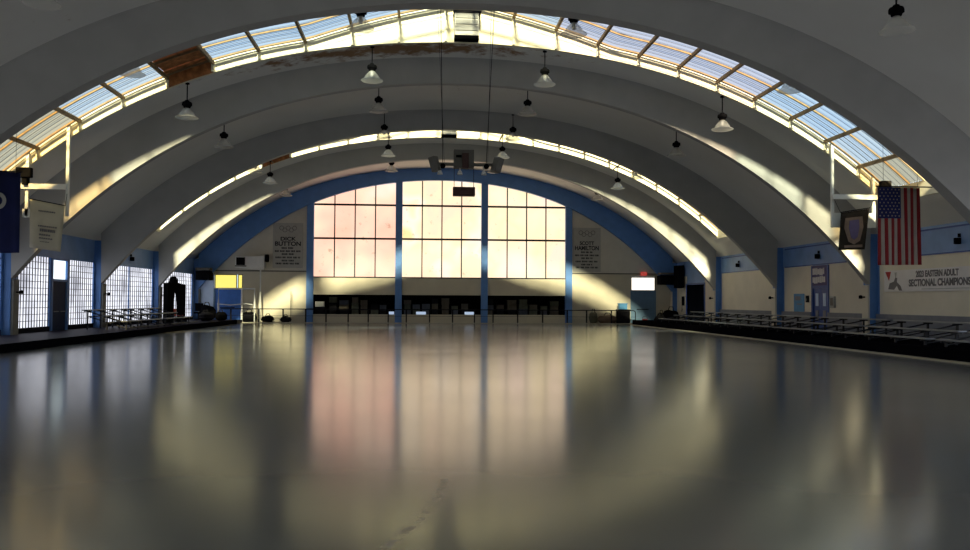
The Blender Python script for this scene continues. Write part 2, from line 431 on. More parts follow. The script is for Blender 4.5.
# right wall: cream panels, blue band, doorway recess
for y0_, y1_ in ((YB, rib_y(6)-.3), (rib_y(6)+.3, rib_y(5)-.3), (rib_y(5)+.3, rib_y(4)-.3)):  # unseen glowing windows on this side, added for fill light
    wn += 1
    g = sgroup('window_%d' % wn, (HW, (y0_+y1_)/2, ZB))
    MB().box(HW+.04, HW+.10, y0_, y1_, ZB, 3.42).build('pane', M['block_fill'], g)
    f = MB()
    for q_ in range(9): yy_ = y0_+(y1_-y0_)*q_/8; f.box(HW-.02, HW+.06, yy_-.04, yy_+.04, ZB, 3.42)
    f.build('window_frame', M['blue'], g)
DR = (36.75, 38.3); DK = (53.35, 57.0)
wr = MB(); seg(1, YB, YE, 3.42, ZT, wr)
struct(wr.build('wall_right', M['band']), 'blue band along the top of the right wall')
wr = MB()
for a, b2, z0 in ((rib_y(4), DR[0], 0), (DR[1], DK[0], 0), (DK[1], YE, 0)): seg(1, a, b2, z0, 3.42, wr)
seg(1, YB, rib_y(4), 0, ZB, wr)
struct(wr.build('trim_2', M['cream']), 'cream lower panels of the right wall')
wt = MB(); seg(1, DR[0], DR[1], 3.36, 3.42, wt); seg(1, DK[0], DK[1], 2.8, 3.42, wt); struct(wt.build('trim_3', M['band']), 'blue lintels over the right wall doorways')
tn = 3
for k in range(1, 5):
    y = rib_y(k); tn += 1
    struct(MB().box(HW-.03, HW, y+.30, y+.48, 0, 3.46).box(HW-.03, HW, y-.40, y-.30, 0, 3.46).build('trim_%d' % tn, M['blue']), None)
for (a, b2) in ((rib_y(4)+.5, rib_y(3)-.5), (rib_y(3)+.5, rib_y(2)-.5), (rib_y(2)+.5, rib_y(1)-.5)):
    tn += 1
    struct(MB().box(HW-.025, HW, a, b2, 3.39, 3.44).box(HW-.02, HW, a, b2, 4.30, 4.36).build('trim_%d' % tn, M['deepblue']))
tn += 1
struct(MB().box(HW-.10, HW-.02, rib_y(4)+.3, DR[0]-.05, .34, 1.16).box(HW-.10, HW-.02, DR[1]+.05, 51.6, .34, 1.16).build('trim_%d' % tn, M['skirt']), 'grey blue board behind the right bleachers')
d = sgroup('door_2', (HW, sum(DR)/2, .3), 'blue double door with glass lites under a purple sign')
f = MB()
for a in DR: f.box(HW-.05, HW+.1, a-.06, a+.06, .3, 3.36)
f.box(HW-.05, HW+.1, DR[0], DR[1], 2.28, 2.40); f.build('door_frame', M['deepblue'], d)
ym = sum(DR)/2
for a, b2 in ((DR[0]+.06, ym-.01), (ym+.01, DR[1]-.06)):
    lf = MB().box(HW+.02, HW+.07, a, b2, .32, 2.28).build('door_leaf', M['deepblue'], d, bevel=.01)
    MB().box(HW+.0, HW+.03, a+.22, b2-.22, 1.45, 2.05).build('glass_lite', M['pale'], lf)
    MB().box(HW+.0, HW+.03, a+.22, b2-.22, .75, 1.25).build('glass_lite', M['skirt'], lf)
MB().box(HW+.02, HW+.12, DR[0], DR[1], 2.40, 3.36).build('panel', M['deepblue'], d)
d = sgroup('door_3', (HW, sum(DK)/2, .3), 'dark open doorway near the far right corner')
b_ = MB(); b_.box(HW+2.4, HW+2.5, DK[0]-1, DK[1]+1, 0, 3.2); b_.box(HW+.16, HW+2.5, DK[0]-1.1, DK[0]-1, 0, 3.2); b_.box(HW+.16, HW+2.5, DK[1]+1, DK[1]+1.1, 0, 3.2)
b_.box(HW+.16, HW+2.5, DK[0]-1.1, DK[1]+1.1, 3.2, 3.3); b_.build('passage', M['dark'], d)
f = MB(); f.box(HW-.05, HW+.16, DK[0]-.10, DK[0], .3, 2.9).box(HW-.05, HW+.16, DK[1], DK[1]+.10, .3, 2.9).box(HW-.05, HW+.16, DK[0], DK[1], 2.8, 2.9); f.build('door_frame', M['deepblue'], d)


# end wall behind the photographer, with unseen translucent glazing added to lift the shadows
m, nt, b = nmat('fill_sheet'); M['sheet'] = m
tl = N(nt, 'ShaderNodeBsdfTranslucent'); tl.inputs['Color'].default_value = (.19,.205,.23,1)
nt.links.new(tl.outputs[0], nt.nodes['Material Output'].inputs['Surface'])
def back_wall():
    we = MB(); arch_poly(we, -HW-.2, -15, 0, YB-.2, .2, True); arch_poly(we, 15, HW+.2, 0, YB-.2, .2, True); we.box(-15, 15, YB-.2, YB, 0, .9)
    struct(we.build('wall_back', M['cream']), 'plain wall behind the photographer')
    for i, (x0, x1) in enumerate(((-15, -5), (-5, 5), (5, 15))):  # panes out of view that pass sun inside as added fill
        g = sgroup('window_%d' % (40+i), ((x0+x1)/2, YB, .9))
        b_ = MB(); arch_poly(b_, x0, x1, .9, YB-.14, .03, True); b_.build('pane', M['sheet'], g)
        b_ = MB(); b_.box(x0-.1, x0+.1, YB-.2, YB+.1, .9, shell(x0)).box(x1-.1, x1+.1, YB-.2, YB+.1, .9, shell(x1)); b_.build('window_frame', M['blue'], g)
# end wall: upper grey wall split by blue posts, windows between, cream below
PX = [-9.28, -3.02, 3.14, 9.29]
def arch_poly(b_, x0, x1, z0, y, t, full=False):
    n_ = max(2, int((x1-x0)/.4)); q = [x0+(x1-x0)*i/n_ for i in range(n_+1)]
    b_.band([(x, z0) for x in q], [(x, max(z0+.01, shell(x)+.05 if full else soffit(x)+.3)) for x in q], y, y+t)
we = MB(); arch_poly(we, -17.0, PX[0], 3.62, YE, .2); arch_poly(we, PX[3], 17.0, 3.62, YE, .2)
we.box(-HW-.2, -16.9, YE, YE+.2, 3.62, 5); we.box(16.9, HW+.2, YE, YE+.2, 3.62, 5)
back_wall()
struct(we.build('wall_end', M['grey_wall']), 'grey upper end wall on both sides of the windows')
we = MB()
we.box(-HW-.2, -15.95, YE, YE+.2, 0, 3.62); we.box(-15.95, -13.95, YE, YE+.2, 3.38, 3.62); we.box(-13.95, PX[0], YE, YE+.2, 0, 3.62)
we.box(PX[3], 13.92, YE, YE+.2, 0, 3.62); we.box(13.92, 15.74, YE, YE+.2, 3.42, 3.62); we.box(15.74, HW+.2, YE, YE+.2, 0, 3.62)
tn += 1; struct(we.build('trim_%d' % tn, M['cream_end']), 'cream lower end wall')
tn += 1; struct(MB().box(-HW, -15.97, YE-.02, YE+.01, 0, 3.60).build('trim_%d' % tn, M['pale']), 'pale blue end of the far wall by the left corner')
tn += 1
struct(MB().box(-HW, PX[0], YE-.04, YE, 3.60, 3.68).box(PX[3], HW, YE-.04, YE, 3.60, 3.68).build('trim_%d' % tn, M['grey']), 'thin dark rail across the end wall')
for i in range(3):
    x0, x1 = PX[i]+.24, PX[i+1]-.24
    tn += 1
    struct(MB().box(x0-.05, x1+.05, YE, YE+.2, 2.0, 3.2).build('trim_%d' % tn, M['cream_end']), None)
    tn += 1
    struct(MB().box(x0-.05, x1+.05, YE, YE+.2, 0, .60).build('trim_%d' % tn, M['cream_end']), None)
    g = sgroup('window_%d' % (i+1), ((x0+x1)/2, YE+.05, 3.2), ['peach tinted left end window', 'straw tinted middle end window', 'cream tinted right end window'][i])
    b_ = MB(); arch_poly(b_, x0-.04, x1+.04, 3.18, YE+.10, .04); b_.build('pane', M['pane%d' % (i+1)], g)
    b_ = MB()
    for z in (3.22, 6.02, 8.44):
        if z < 8 or i == 1: b_.box(x0-.04, x1+.04, YE+.02, YE+.11, z-.065, z+.065)
        else:
            xe = [x for x in [x0+(x1-x0)*j/60 for j in range(61)] if soffit(x) > z-.1]
            b_.box(min(xe), max(xe), YE+.02, YE+.11, z-.065, z+.065)
    b_.build('window_frame', M['charcoal'], g)
    for j in range(1, 4):
        x = x0 + (x1-x0)*j/4
        MB().box(x-.04, x+.04, YE+.03, YE+.11, 3.2, soffit(x)+.1).build('mullion', M['steel'], g)
for i, x in enumerate(PX):
    struct(MB().box(x-.24, x+.24, YE-.24, YE+.12, 0, soffit(x)+.15).build('pillar_%d' % (15+i), M['blue'], bevel=.015), 'blue post of the end wall windows')
# recess behind the low openings
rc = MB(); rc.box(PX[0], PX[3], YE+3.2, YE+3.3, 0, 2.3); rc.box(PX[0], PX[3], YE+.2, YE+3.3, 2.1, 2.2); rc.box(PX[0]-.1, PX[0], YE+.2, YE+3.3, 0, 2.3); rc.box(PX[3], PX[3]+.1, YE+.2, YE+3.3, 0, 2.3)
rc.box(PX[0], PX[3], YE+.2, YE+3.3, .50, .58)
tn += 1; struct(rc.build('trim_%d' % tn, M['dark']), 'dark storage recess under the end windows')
def end_window(num, x0, x1, z0, z1, mat, label, y=YE+.05):
    g = sgroup('window_%d' % num, ((x0+x1)/2, y, z0), label)
    MB().box(x0, x1, y, y+.04, z0, z1).build('pane', mat, g)
    b_ = MB(); t = .05
    b_.box(x0-t, x1+t, y-.07, y+.05, z0-t, z0).box(x0-t, x1+t, y-.07, y+.05, z1, z1+t).box(x0-t, x0, y-.07, y+.05, z0, z1).box(x1, x1+t, y-.07, y+.05, z0, z1)
    b_.build('window_frame', M['grey'], g); return g
end_window(20, -15.85, -14.42, 2.42, 3.33, M['yellowlit'], 'glowing yellow transom over the far left door')
end_window(21, -14.26, -14.02, 2.42, 3.33, M['yellowlit'], 'narrow yellow sidelight by the far left door')
end_window(22, 13.97, 15.69, 2.46, 3.36, M['whitelit'], 'glowing white transom over the far right door')
for i, (a, b2) in enumerate(((-3.75, -3.33), (-1.75, -1.05), (1.75, 2.45))):
    struct(MB().box(a, b2, YE+.30, YE+.33, .60, .80).build('window_%d' % (23+i), M['paleslot']), 'small daylight gap low in the dark recess')
def end_door(name, x0, x1, mat, label, z1=2.36):
    d = sgroup(name, ((x0+x1)/2, YE, 0), label)
    MB().box(x0+.04, x1-.04, YE+.02, YE+.08, 0, z1).build('door_leaf', mat, d, bevel=.01)
    MB().box(x0-.06, x0+.04, YE-.05, YE+.12, 0, z1+.04).box(x1-.04, x1+.06, YE-.05, YE+.12, 0, z1+.04).box(x0, x1, YE-.05, YE+.12, z1, z1+.06).build('door_frame', M['doorblue'], d)
    MB().tube([(x0+.4, YE-.04, 1.05), (x1-.5, YE-.04, 1.05)], .03).build('push_bar', M['charcoal'], d)
    return d
end_door('door_4', -15.9, -14.0, M['brightblue'], 'bright blue door under the yellow transom')
end_door('door_5', 13.95, 15.72, M['doorblue'], 'grey blue door under the white transom')
# raised walkways
tn += 1; struct(MB().box(-HW, -13.75, YB, YE-1.0, 0, .22).build('trim_%d' % tn, M['walk']), 'dark raised walkway along the left wall')
tn += 1; struct(MB().box(-13.80, -13.68, YB, YE-3.0, 0, .26).build('trim_%d' % tn, M['kerb']), 'black kerb board of the left walkway')
tn += 1; struct(MB().box(13.30, HW, YB, YE-3.2, 0, .34).build('trim_%d' % tn, M['kerb']), 'dark raised platform along the right wall')
tn += 1; struct(MB().box(13.20, 13.30, YB, YE-3.2, 0.03, .36).build('trim_%d' % tn, M['kerb']), 'black kerb board of the right platform')
tn += 1; struct(MB().box(13.00, 13.20, YB, YE-3.4, 0, .035).build('trim_%d' % tn, M['kerbline']), 'pale edging strip along the right side of the rink')
tn += 1; struct(MB().box(-15.6, 14.2, 58.35, 58.45, 0, .05).build('trim_%d' % tn, M['kerbline']), 'pale threshold strip under the far railing')

# ------------------------------------------------------------------ skylights (part of the roof)
def rise(x): return .42 + 1.05*max(0, 1-abs(x)/5.6)
jl = [-.710+.0685*j for j in range(11)]; jr = [.012+.0637*j for j in range(11)] + [.706]
def th2x(t): return 25.0*sin(t)
for si, (ya, yb) in enumerate(SKY):
    ym = (ya+yb)/2
    g = sgroup('window_%d' % (30+si), (0, ym, 11), ['corrugated roof light over the near bay', 'corrugated roof light over the far bay'][si])
    q = [-SKX + 2*SKX*i/80 for i in range(81)]
    for y0, y1 in ((ya-.12, ya+.012), (yb-.012, yb+.12)):
        b_ = MB(); b_.band([(x, shell(x)-.004) for x in q], [(x, shell(x)+rise(x)) for x in q], y0, y1); b_.build('curb', M['curb'], g, smooth=True)
    for s in (-1, 1):
        x0, x1 = sorted((s*SKX, s*(SKX+.12))); MB().box(x0, x1, ya-.12, yb+.12, shell(SKX)-.1, shell(SKX)+.45).build('curb_end', M['curb'], g)
    joints = [(jl[i], jl[i+1], 'L', i) for i in range(10)] + [(jl[10], jr[0], 'C', 0)] + [(jr[i], jr[i+1], 'R', i) for i in range(11)]
    for a, b2, side, i in joints:
        xa, xb = max(-SKX, th2x(a)), min(SKX, th2x(b2)); nn = 6
        xx = [xa+(xb-xa)*t/nn for t in range(nn+1)]
        closed = (side == 'L' and i == 4)
        if side == 'C' or si == 1: mat = M['roof_pale']
        elif side == 'L': mat = M['roof_pale'] if i in (2, 3) else (M['roof_amber'] if i < 2 else M['roof_blue'])
        else: mat = [M['roof_pale'], M['roof_pale'], M['roof_lilac'], M['roof_lilac'], M['roof_lilac'], M['roof_lilac'], M['roof_lilac'], M['roof_blue'], M['roof_blue'], M['roof_pale'], M['roof_amber']][i]
        if closed:
            b_ = MB()
            for w in range(6):
                y0 = ya + (yb-ya)*w/6; b_.band([(x, shell(x)+rise(x)+(.0 if w % 2 else .04)) for x in xx], [(x, shell(x)+rise(x)+.08) for x in xx], y0+.02, y0+(yb-ya)/6)
            b_.build('closed_panel', M['rust'], g)
            b_ = MB()
            b_.band([(x, shell(x)) for x in xx], [(x, shell(x)+rise(x)) for x in xx], yb-.03, yb); b_.build('curb_board', M['rust'], g)
            continue
        wv = 60; rows = []
        if side == 'R' and i == 10: y_to = ya + (yb-ya)*.62
        else: y_to = yb+.15
        A = MB(); prev = None
        y_from = ya-.15
        if side == 'R' and i == 10: y_from = ya + .95
        for w in range(wv+1):
            y = y_from + (yb+.15-y_from)*w/wv; dz = .022*sin(2*pi*(y)/.15)
            row = [A.bm.verts.new((x, y, shell(x)+rise(x)+.03+dz)) for x in xx]
            if prev:
                for c in range(nn): A.bm.faces.new((prev[c], prev[c+1], row[c+1], row[c]))
            prev = row
        A.build('roof_panel', mat, g, smooth=True)
    for t in jl + jr:
        x = th2x(t)
        if abs(x) > SKX: continue
        z = shell(x)+rise(x)
        MB().box(x-.045, x+.045, ya, yb, z-.14, z-.01).build('rafter', M['purlin'], g)
        MB().box(x-.045, x+.045, yb-.10, yb, shell(x)+.02, z-.12).build('stud', M['curb'], g)
    for y in (ya+.9, ya+1.8, yb-.25):
        qq = [-SKX+.05 + 2*(SKX-.05)*i/60 for i in range(61)]
        b_ = MB(); b_.band([(x, shell(x)+rise(x)-.07) for x in qq], [(x, shell(x)+rise(x)-.0) for x in qq], y-.03, y+.03); b_.build('purlin', M['purlin'], g)

# ------------------------------------------------------------------ fans in the crown of the roof lights
for (yb, lab) in ((30.2, 'grey ventilation box at the crown of the near roof light'), (48.05, 'grey ventilation box at the crown of the far roof light')):
    x0, x1, y1 = -.33, .55, yb-.12
    t = thing('ventilation_box', lab, 'ventilator', (.1, y1-.3, 11.05), 'ventilation boxes')
    MB().box(x0, x1, y1-.6, y1, 11.14, 12.05).build('housing', M['sign_grey'], t, bevel=.02)
    h = MB(); h.box(x0-.03, x1+.08, y1-.66, y1, 12.0, 12.26).build('top_duct', M['charcoal'], t)
    h = MB()
    for z in (11.35, 11.58, 11.80): h.box(x0+.03, x1-.03, y1-.63, y1-.6, z, z+.16)
    h.build('louvre', M['louvre'], t)
    MB().box(x0, x1, y1-.64, y1-.3, 11.02, 11.17).build('drip_tray', M['dark'], t)

# ------------------------------------------------------------------ high-bay pendant lamps
def make_lamp(loc, label, tilt=0):
    x, y, zc = loc      # point on the ceiling
    t = thing('pendant_lamp', label, 'lamp', loc, 'high-bay pendant lamps under the vault')
    z = zc
    MB().tube([(x, y, z), (x, y, z-.66)], .022, 6).lathe([(0, 0), (.08, 0), (.08, -.05), (.02, -.07)], (x, y, z+.005), 12).build('stem', M['black'], t)
    MB().lathe([(0, -.62), (.07, -.63), (.10, -.68), (.16, -.70), (.18, -.74), (.18, -.82), (.14, -.84), (.12, -.90), (.06, -.92), (0, -.92)], (x, y, z), 14).build('ballast_housing', M['black'], t)
    sh_ = MB().lathe([(.08, -.91), (.14, -.97), (.21, -1.05), (.27, -1.14), (.31, -1.22), (.40, -1.25)], (x, y, z), 24).build('shade', M['clear'], t, smooth=True)
    MB().lathe([(.40, -1.25), (.41, -1.265), (.38, -1.285), (.28, -1.31), (.14, -1.325), (0, -1.33)], (x, y, z), 24).build('lens', M['clear'], sh_, smooth=True)
    MB().lathe([(0, -.93), (.04, -.94), (.07, -1.02), (.05, -1.12), (0, -1.14)], (x, y, z), 12).build('bulb', M['white'], t, smooth=True)
    return t
rows = [(19.05, 'over the nearest bay'), (24.6, 'under the near edge of the near roof light'), (30.45, 'at the far edge of the near roof light'),
        (35.4, 'just past the rib beyond the near roof light'), (41.05, 'in front of the third rib from the camera'), (46.35, 'under the far roof light'), (51.8, 'just in front of the end wall')]
cols = [(-9.93, 'outer left'), (-3.32, 'inner left'), (3.10, 'inner right'), (9.90, 'outer right')]
proto = None
for ri, (y, rl) in enumerate(rows):
    for ci, (x, cl) in enumerate(cols):
        if ri == 0 and ci in (1, 2): continue
        lab = '%s pendant lamp %s' % (cl, rl)
        zc = shell(x)
        yy = y + ((-.15, .0, -.05, .65, 1.9, .7, .8)[ri] if ci in (0, 3) else 0)
        if proto is None: proto = make_lamp((x, yy, zc), lab)
        else:
            o = copy_tree(proto, (x, yy, zc)); o['label'] = lab
# hanger bars carry the lamps that hang inside a roof light
for x, cl in cols:
    b_ = MB().box(x-.03, x+.03, 45.0, 48.05, shell(x)+.006, shell(x)+.06)
    tag(b_.build('lamp_support_bar', M['purlin']), 'thin bar across the far roof light above its %s lamp' % cl, 'support bar', 'lamp support bars')

# ------------------------------------------------------------------ speaker cluster hung on two cables
Y0 = 26.4
t = thing('speaker_cluster', 'grey box with tilted speakers hanging on cables from the crown', 'speaker', (-.1, Y0, 5.7))
cb = MB().box(-.45, .20, Y0-.05, Y0+.30, 5.88, 6.46).build('cabinet', M['grey'], t, bevel=.01)
MB().box(-.38, -.20, Y0-.07, Y0-.05, 6.20, 6.28).build('slot', M['black'], cb)
MB().box(-.19, .02, Y0-.24, Y0-.05, 5.84, 6.32).build('centre_speaker', M['maroon'], t, bevel=.01)
MB().box(-.92, .80, Y0+.05, Y0+.12, 5.95, 6.05).build('cross_bar', M['grey'], t)
for s, cx0 in ((-1, -1.06), (1, .95)):
    R = Matrix.Translation((cx0, Y0+.0, 5.98)) @ Matrix.Rotation(radians(16)*s, 4, 'Y') @ Matrix.Rotation(radians(25*s), 4, 'Z')
    MB().box(-.11, .11, -.16, .16, -.24, .24, R).build('side_speaker', M['grey'], t, bevel=.01)
for x in (-.89, -.25, .52):
    h = MB().lathe([(0, 0), (.05, -.02), (.075, -.08), (.09, -.14), (.05, -.135), (0, -.10)], (x, Y0+.02, 5.80), 12).tube([(x, Y0+.08, 5.97), (x, Y0+.02, 5.79)], .018, 6); h.build('spotlight', M['white'], t, smooth=True)
for x in (-.80, .60):
    MB().lathe([(0, .09), (.06, .07), (.09, 0), (.06, -.07), (0, -.09)], (x, Y0, 5.93), 10).build('clamp', M['black'], t, smooth=True)
for x, xt in ((-.80, -.90), (.60, .84)):
    MB().tube([(x, Y0+.08, 6.0), (xt, Y0+.08, 11.12)], .012, 6).build('cable', M['charcoal'], t)
    MB().tube([(x+.05, Y0+.08, 6.05), (xt-.10, Y0+.08, 11.12)], .006, 6).build('cable', M['charcoal'], t)
bx = thing('hanging_box', 'dark maroon box hanging in front of the middle end window', 'box', (-.1, Y0, 4.98))
MB().box(-.47, .24, Y0-.05, Y0+.25, 4.98, 5.26).build('housing', M['maroon'], bx, bevel=.015)
for x in (-.43, .20): MB().tube([(x, Y0+.1, 5.24), (x, Y0+.1, 5.87)], .010, 6).build('hanger', M['charcoal'], bx)

# ------------------------------------------------------------------ hanging frames, flags and banners
def pipe_frame(x0, x1, y, zt0, zt1, zb, zc, label, brace=None):
    t = thing('pipe_frame', label, 'frame', ((x0+x1)/2, y, zb), 'pipe frames hanging from the roof light')
    MB().box(x0-.05, x0+.05, y-.05, y+.05, zb, zt0).build('post', M['whitepipe'], t)
    MB().box(x1-.05, x1+.05, y-.05, y+.05, zb, zt1).build('post', M['whitepipe'], t)
    e0, e1 = brace if brace else (x0-.15, x1)
    MB().box(e0, e1, y-.16, y-.05, zc-.09, zc+.09).build('cross_bar', M['white'], t)
    return t
YF = 30.0
shl = lambda x: shell(x)
fl = pipe_frame(-15.22, -13.86, YF, shell(15.22)+.40, shell(13.86)+.40, 4.5, 5.52, 'white pipe frame with cream banner hanging at the left end of the roof light')
MB().box(-15.35, -15.0, YF-.05, YF+.05, 4.44, 4.74).build('foot_plate', M['whitepipe'], fl)
fr = pipe_frame(14.00, 15.62, YF, shell(14.0)+.40, shell(15.62)+.40, 4.45, 5.60, 'white pipe frame with long arm hanging at the right end of the roof light', (13.95, 16.3))
MB().box(14.0, 15.66, YF-.04, YF+.04, 4.45, 5.0).build('bottom_panel', M['whitepipe'], fr)
MB().tube([(16.25, YF-.1, 5.6), (16.9, YF-.1, 5.8)], .06, 8).build('arm', M['white'], fr)
MB().tube([(16.0, YF-.1, 4.9), (16.9, YF-.1, 5.7)], .05, 8).build('brace', M['white'], fr)
b_ = thing('floodlight', 'small black floodlight clamped on the left pipe frame', 'floodlight', (-15.1, YF-.25, 5.7), 'floodlights')
MB().box(-15.45, -14.95, YF-.40, YF-.17, 5.80, 6.15, ).build('lamp_head', M['black'], b_, bevel=.03)
MB().box(-15.28, -15.12, YF-.3, YF-.06, 5.55, 5.85).build('bracket', M['black'], b_)
b_ = thing('floodlight', 'small dark floodlight on the right pipe frame behind the striped flag', 'floodlight', (15.85, YF-.25, 5.9), 'floodlights')
MB().box(15.72, 16.12, YF-.40, YF-.17, 5.85, 6.2).build('lamp_head', M['black'], b_, bevel=.03)
MB().box(15.82, 15.98, YF-.3, YF-.06, 5.6, 5.9).build('bracket', M['black'], b_)

def cloth(name, corners, mat, nu=10, nv=12, wave=.03, thick=.012, parent=None, y_off=0, ph=0.0, u=(0, 1), v=(0, 1), freq=2.5):
    tl, tr, br, bl = [Vector(c) for c in corners]
    b2 = MB(); vv = []
    for j in range(nv+1):
        a = v[0]+(v[1]-v[0])*j/nv; row = []
        for i in range(nu+1):
            s_ = u[0]+(u[1]-u[0])*i/nu
            p = (tl.lerp(tr, s_)).lerp(bl.lerp(br, s_), a)
            p.y += y_off + wave*sin(2*pi*freq*s_ + ph + 1.2*a)*(.3+.7*a)
            row.append(b2.bm.verts.new(p))
        vv.append(row)
    for j in range(nv):
        for i in range(nu): b2.bm.faces.new((vv[j][i], vv[j][i+1], vv[j+1][i+1], vv[j+1][i]))
    return b2.build(name, mat, parent, smooth=True, solid=thick)
# striped flag
YFL = 26.55
t = thing('striped_flag', 'large red and white striped flag with dark blue canton hung vertically', 'flag', (14.55, YFL, 2.9))
C4 = ((13.80, YFL, 5.50), (15.28, YFL, 5.50), (15.30, YFL, 2.90), (13.80, YFL, 2.88))
for i in range(13):
    cloth('stripe', C4, M['flagred'] if i % 2 == 0 else M['flagwhite'], 3, 16, .035, .008, t, 0, 0, (i/13, (i+1)/13))
cloth('canton', C4, M['flagblue'], 10, 6, .035, .008, t, -.022, 0, (0, 7/13), (0, .40))
b2 = MB()
for r in range(9):
    for c in range(6 if r % 2 == 0 else 5):
        s_ = (c+.5)/6*7/13 if r % 2 == 0 else (c+1)/6*7/13; a = (r+.7)/9.4*.40
        x = 13.80+s_*1.48; z = 5.50-a*2.6; y = YFL-.045 + .035*sin(2*pi*2.5*s_+1.2*a)*(.3+.7*a)
        st_ = []
        for q_ in range(10):
            rr_ = .033 if q_ % 2 == 0 else .014; st_.append((x+rr_*sin(q_*pi/5), y, z+rr_*cos(q_*pi/5)))
        b2.poly(st_, (0, .006, 0))
b2.build('stars', M['flagwhite'], t)
MB().tube([(13.75, YFL, 5.53), (15.72, YFL, 5.53)], .022, 8).build('rod', M['charcoal'], t)
for x in (14.0, 15.2): MB().tube([(x, YFL, 5.53), (x, YFL, shell(x)+.02)], .006, 6).build('wire', M['charcoal'], t)
# old emblem flag tied to the right frame
t = thing('emblem_flag', 'old dark brown pennant with shield emblem tied to the right pipe frame', 'flag', (14.8, YF-.25, 3.6))
YO = YF-.22
C4 = ((14.22, YO, 4.98), (15.33, YO, 5.16), (15.12, YO, 3.62), (14.12, YO, 3.58))
cloth('cloth', C4, M['oldflag'], 10, 10, .03, .01, t)
b2 = MB(); sh_ = [(-.33, .42), (.33, .50), (.36, .1), (.22, -.42), (0, -.56), (-.22, -.46), (-.38, .05)]
b2.poly([(14.70+x, YO-.06, 4.36+z) for x, z in sh_], (0, .02, 0)); b2.build('shield', M['oldtan'], t)
b2 = MB(); b2.poly([(14.70+x*.55, YO-.075, 4.38+z*.72) for x, z in sh_], (0, .016, 0)); b2.build('shield_centre', M['mauve'], t)
b2 = MB(); b2.poly([(14.32, YO-.05, 3.66), (15.02, YO-.05, 3.70), (15.02, YO-.05, 3.80), (14.32, YO-.05, 3.76)], (0, .014, 0)); b2.build('scroll', M['oldtan'], t)
MB().tube([(14.2, YO, 5.0), (15.36, YO, 5.19)], .02, 6).build('rod', M['black'], t)
for x in (14.2, 15.36): MB().tube([(x, YO, 5.0 if x < 15 else 5.19), (14.05 if x < 15 else 15.6, YF-.06, 5.5)], .008, 6).build('tie', M['black'], t)
# cream banner
t = thing('cream_banner', 'cream award banner with dark print hung inside the left pipe frame', 'banner', (-14.5, YF-.2, 3.3))
YC = YF-.2
C4 = ((-15.03, YC, 5.06), (-13.86, YC, 4.83), (-13.97, YC, 3.24), (-15.02, YC, 3.38))
cloth('cloth', C4, M['banner'], 8, 10, .02, .01, t)
random.seed(3)
for zz, w_, h_, c0 in ((4.62, .55, .05, -14.45), (4.10, .62, .05, -14.42), (3.96, .5, .10, -14.42), (3.80, .34, .06, -14.52), (3.68, .46, .05, -14.46), (3.56, .3, .03, -14.5)):
    x = c0-w_/2; b2 = MB()
    while x < c0+w_/2:
        ww = random.uniform(.03, .07); b2.box(x, x+ww, YC-.04, YC-.03, zz-h_/2-(x+14.4)*.12, zz+h_/2-(x+14.4)*.12); x += ww+.018
    b2.build('lettering', M['greytext'], t)
MB().tube([(-15.06, YC, 5.08), (-13.84, YC, 4.85)], .018, 6).build('rod', M['charcoal'], t)
for xa, za, xb_ in ((-15.06, 5.08, -15.2), (-13.84, 4.85, -13.86)): MB().tube([(xa, YC, za), (xb_, YF-.04, za+.45)], .008, 6).build('tie', M['charcoal'], t)
# navy banner
t = thing('navy_banner', 'deep navy blue banner with white round emblem at the left edge', 'banner', (-14.8, YFL, 3.0))
C4 = ((-15.45, YFL, 5.56), (-13.86, YFL, 5.50), (-13.83, YFL, 3.02), (-15.45, YFL, 2.98))
cloth('cloth', C4, M['navy'], 10, 12, .03, .01, t)
MB().tube([(-15.5, YFL, 5.58), (-13.8, YFL, 5.52)], .02, 8).build('rod', M['charcoal'], t)
b2 = MB()
cxn, czn = -14.47, 4.62
b2.poly([(cxn+.23*cos(a*pi/12), YFL-.055, czn+.26*sin(a*pi/12)) for a in range(24)], (0, .012, 0)); b2.build('emblem', M['sign_grey'], t)
b2 = MB(); b2.poly([(cxn+.12*cos(a*pi/8), YFL-.065, czn+.14*sin(a*pi/8)) for a in range(16)], (0, .012, 0)); b2.build('emblem_centre', M['navy'], t)
for x in (-15.2, -14.0): MB().tube([(x, YFL, 5.53), (x, YFL, shell(x)+.02)], .006, 6).build('wire', M['charcoal'], t)

# ------------------------------------------------------------------ end wall boards with lettering
def name_board(x0, x1, z0, z1, top, big, label):
    xc = (x0+x1)/2; t = thing('name_board', label, 'sign', (xc, YE-.05, z0), 'honour boards beside the end windows')
    MB().box(x0, x1, YE-.06, YE-.005, z0, z1).build('board', M['sign_grey'], t, bevel=.01)
    y = YE-.065; h = z1-z0; w = x1-x0
    for i in range(5):
        x = xc + (i-2)*.225; z = z1-.36 if i % 2 == 0 else z1-.50
        b2 = MB(); pts = [(x+.145*cos(a*pi/10), y, z+.145*sin(a*pi/10)) for a in range(21)]; b2.tube(pts, .02, 6, False); b2.build('ring', M['greytext'], t)
    lettering(top, .36, facing((xc, y, z0+h*.645), 'end'), M['ink'], t, width=w*.52, bold=.012)
    lettering(big, .42, facing((xc, y, z0+h*.535), 'end'), M['ink'], t, width=w*.86, bold=.014)
    random.seed(len(big))
    for fz, fw in ((.445, .42), (.375, .86), (.31, .40), (.235, .82), (.165, .40), (.10, .80)):
        x = xc-w*fw/2; zz = z0+h*fz; end = xc+w*fw/2
        while x < end-.04:                         # one part per word
            wd = min(end, x+random.uniform(.22, .42)); b2 = MB(); first = True
            while x < wd:
                ww = random.uniform(.05, .09); x1 = min(x+ww, wd)
                b2.box(x, x1, y-.004, y+.01, zz-.06, zz+.06)
                if x1 < wd-.02: b2.box(x1-.01, min(x1+.04, wd), y-.003, y+.01, zz-.05, zz-.03)
                x = x1 + .03
            b2.build('lettering', M['ink'], t); x = wd + .08
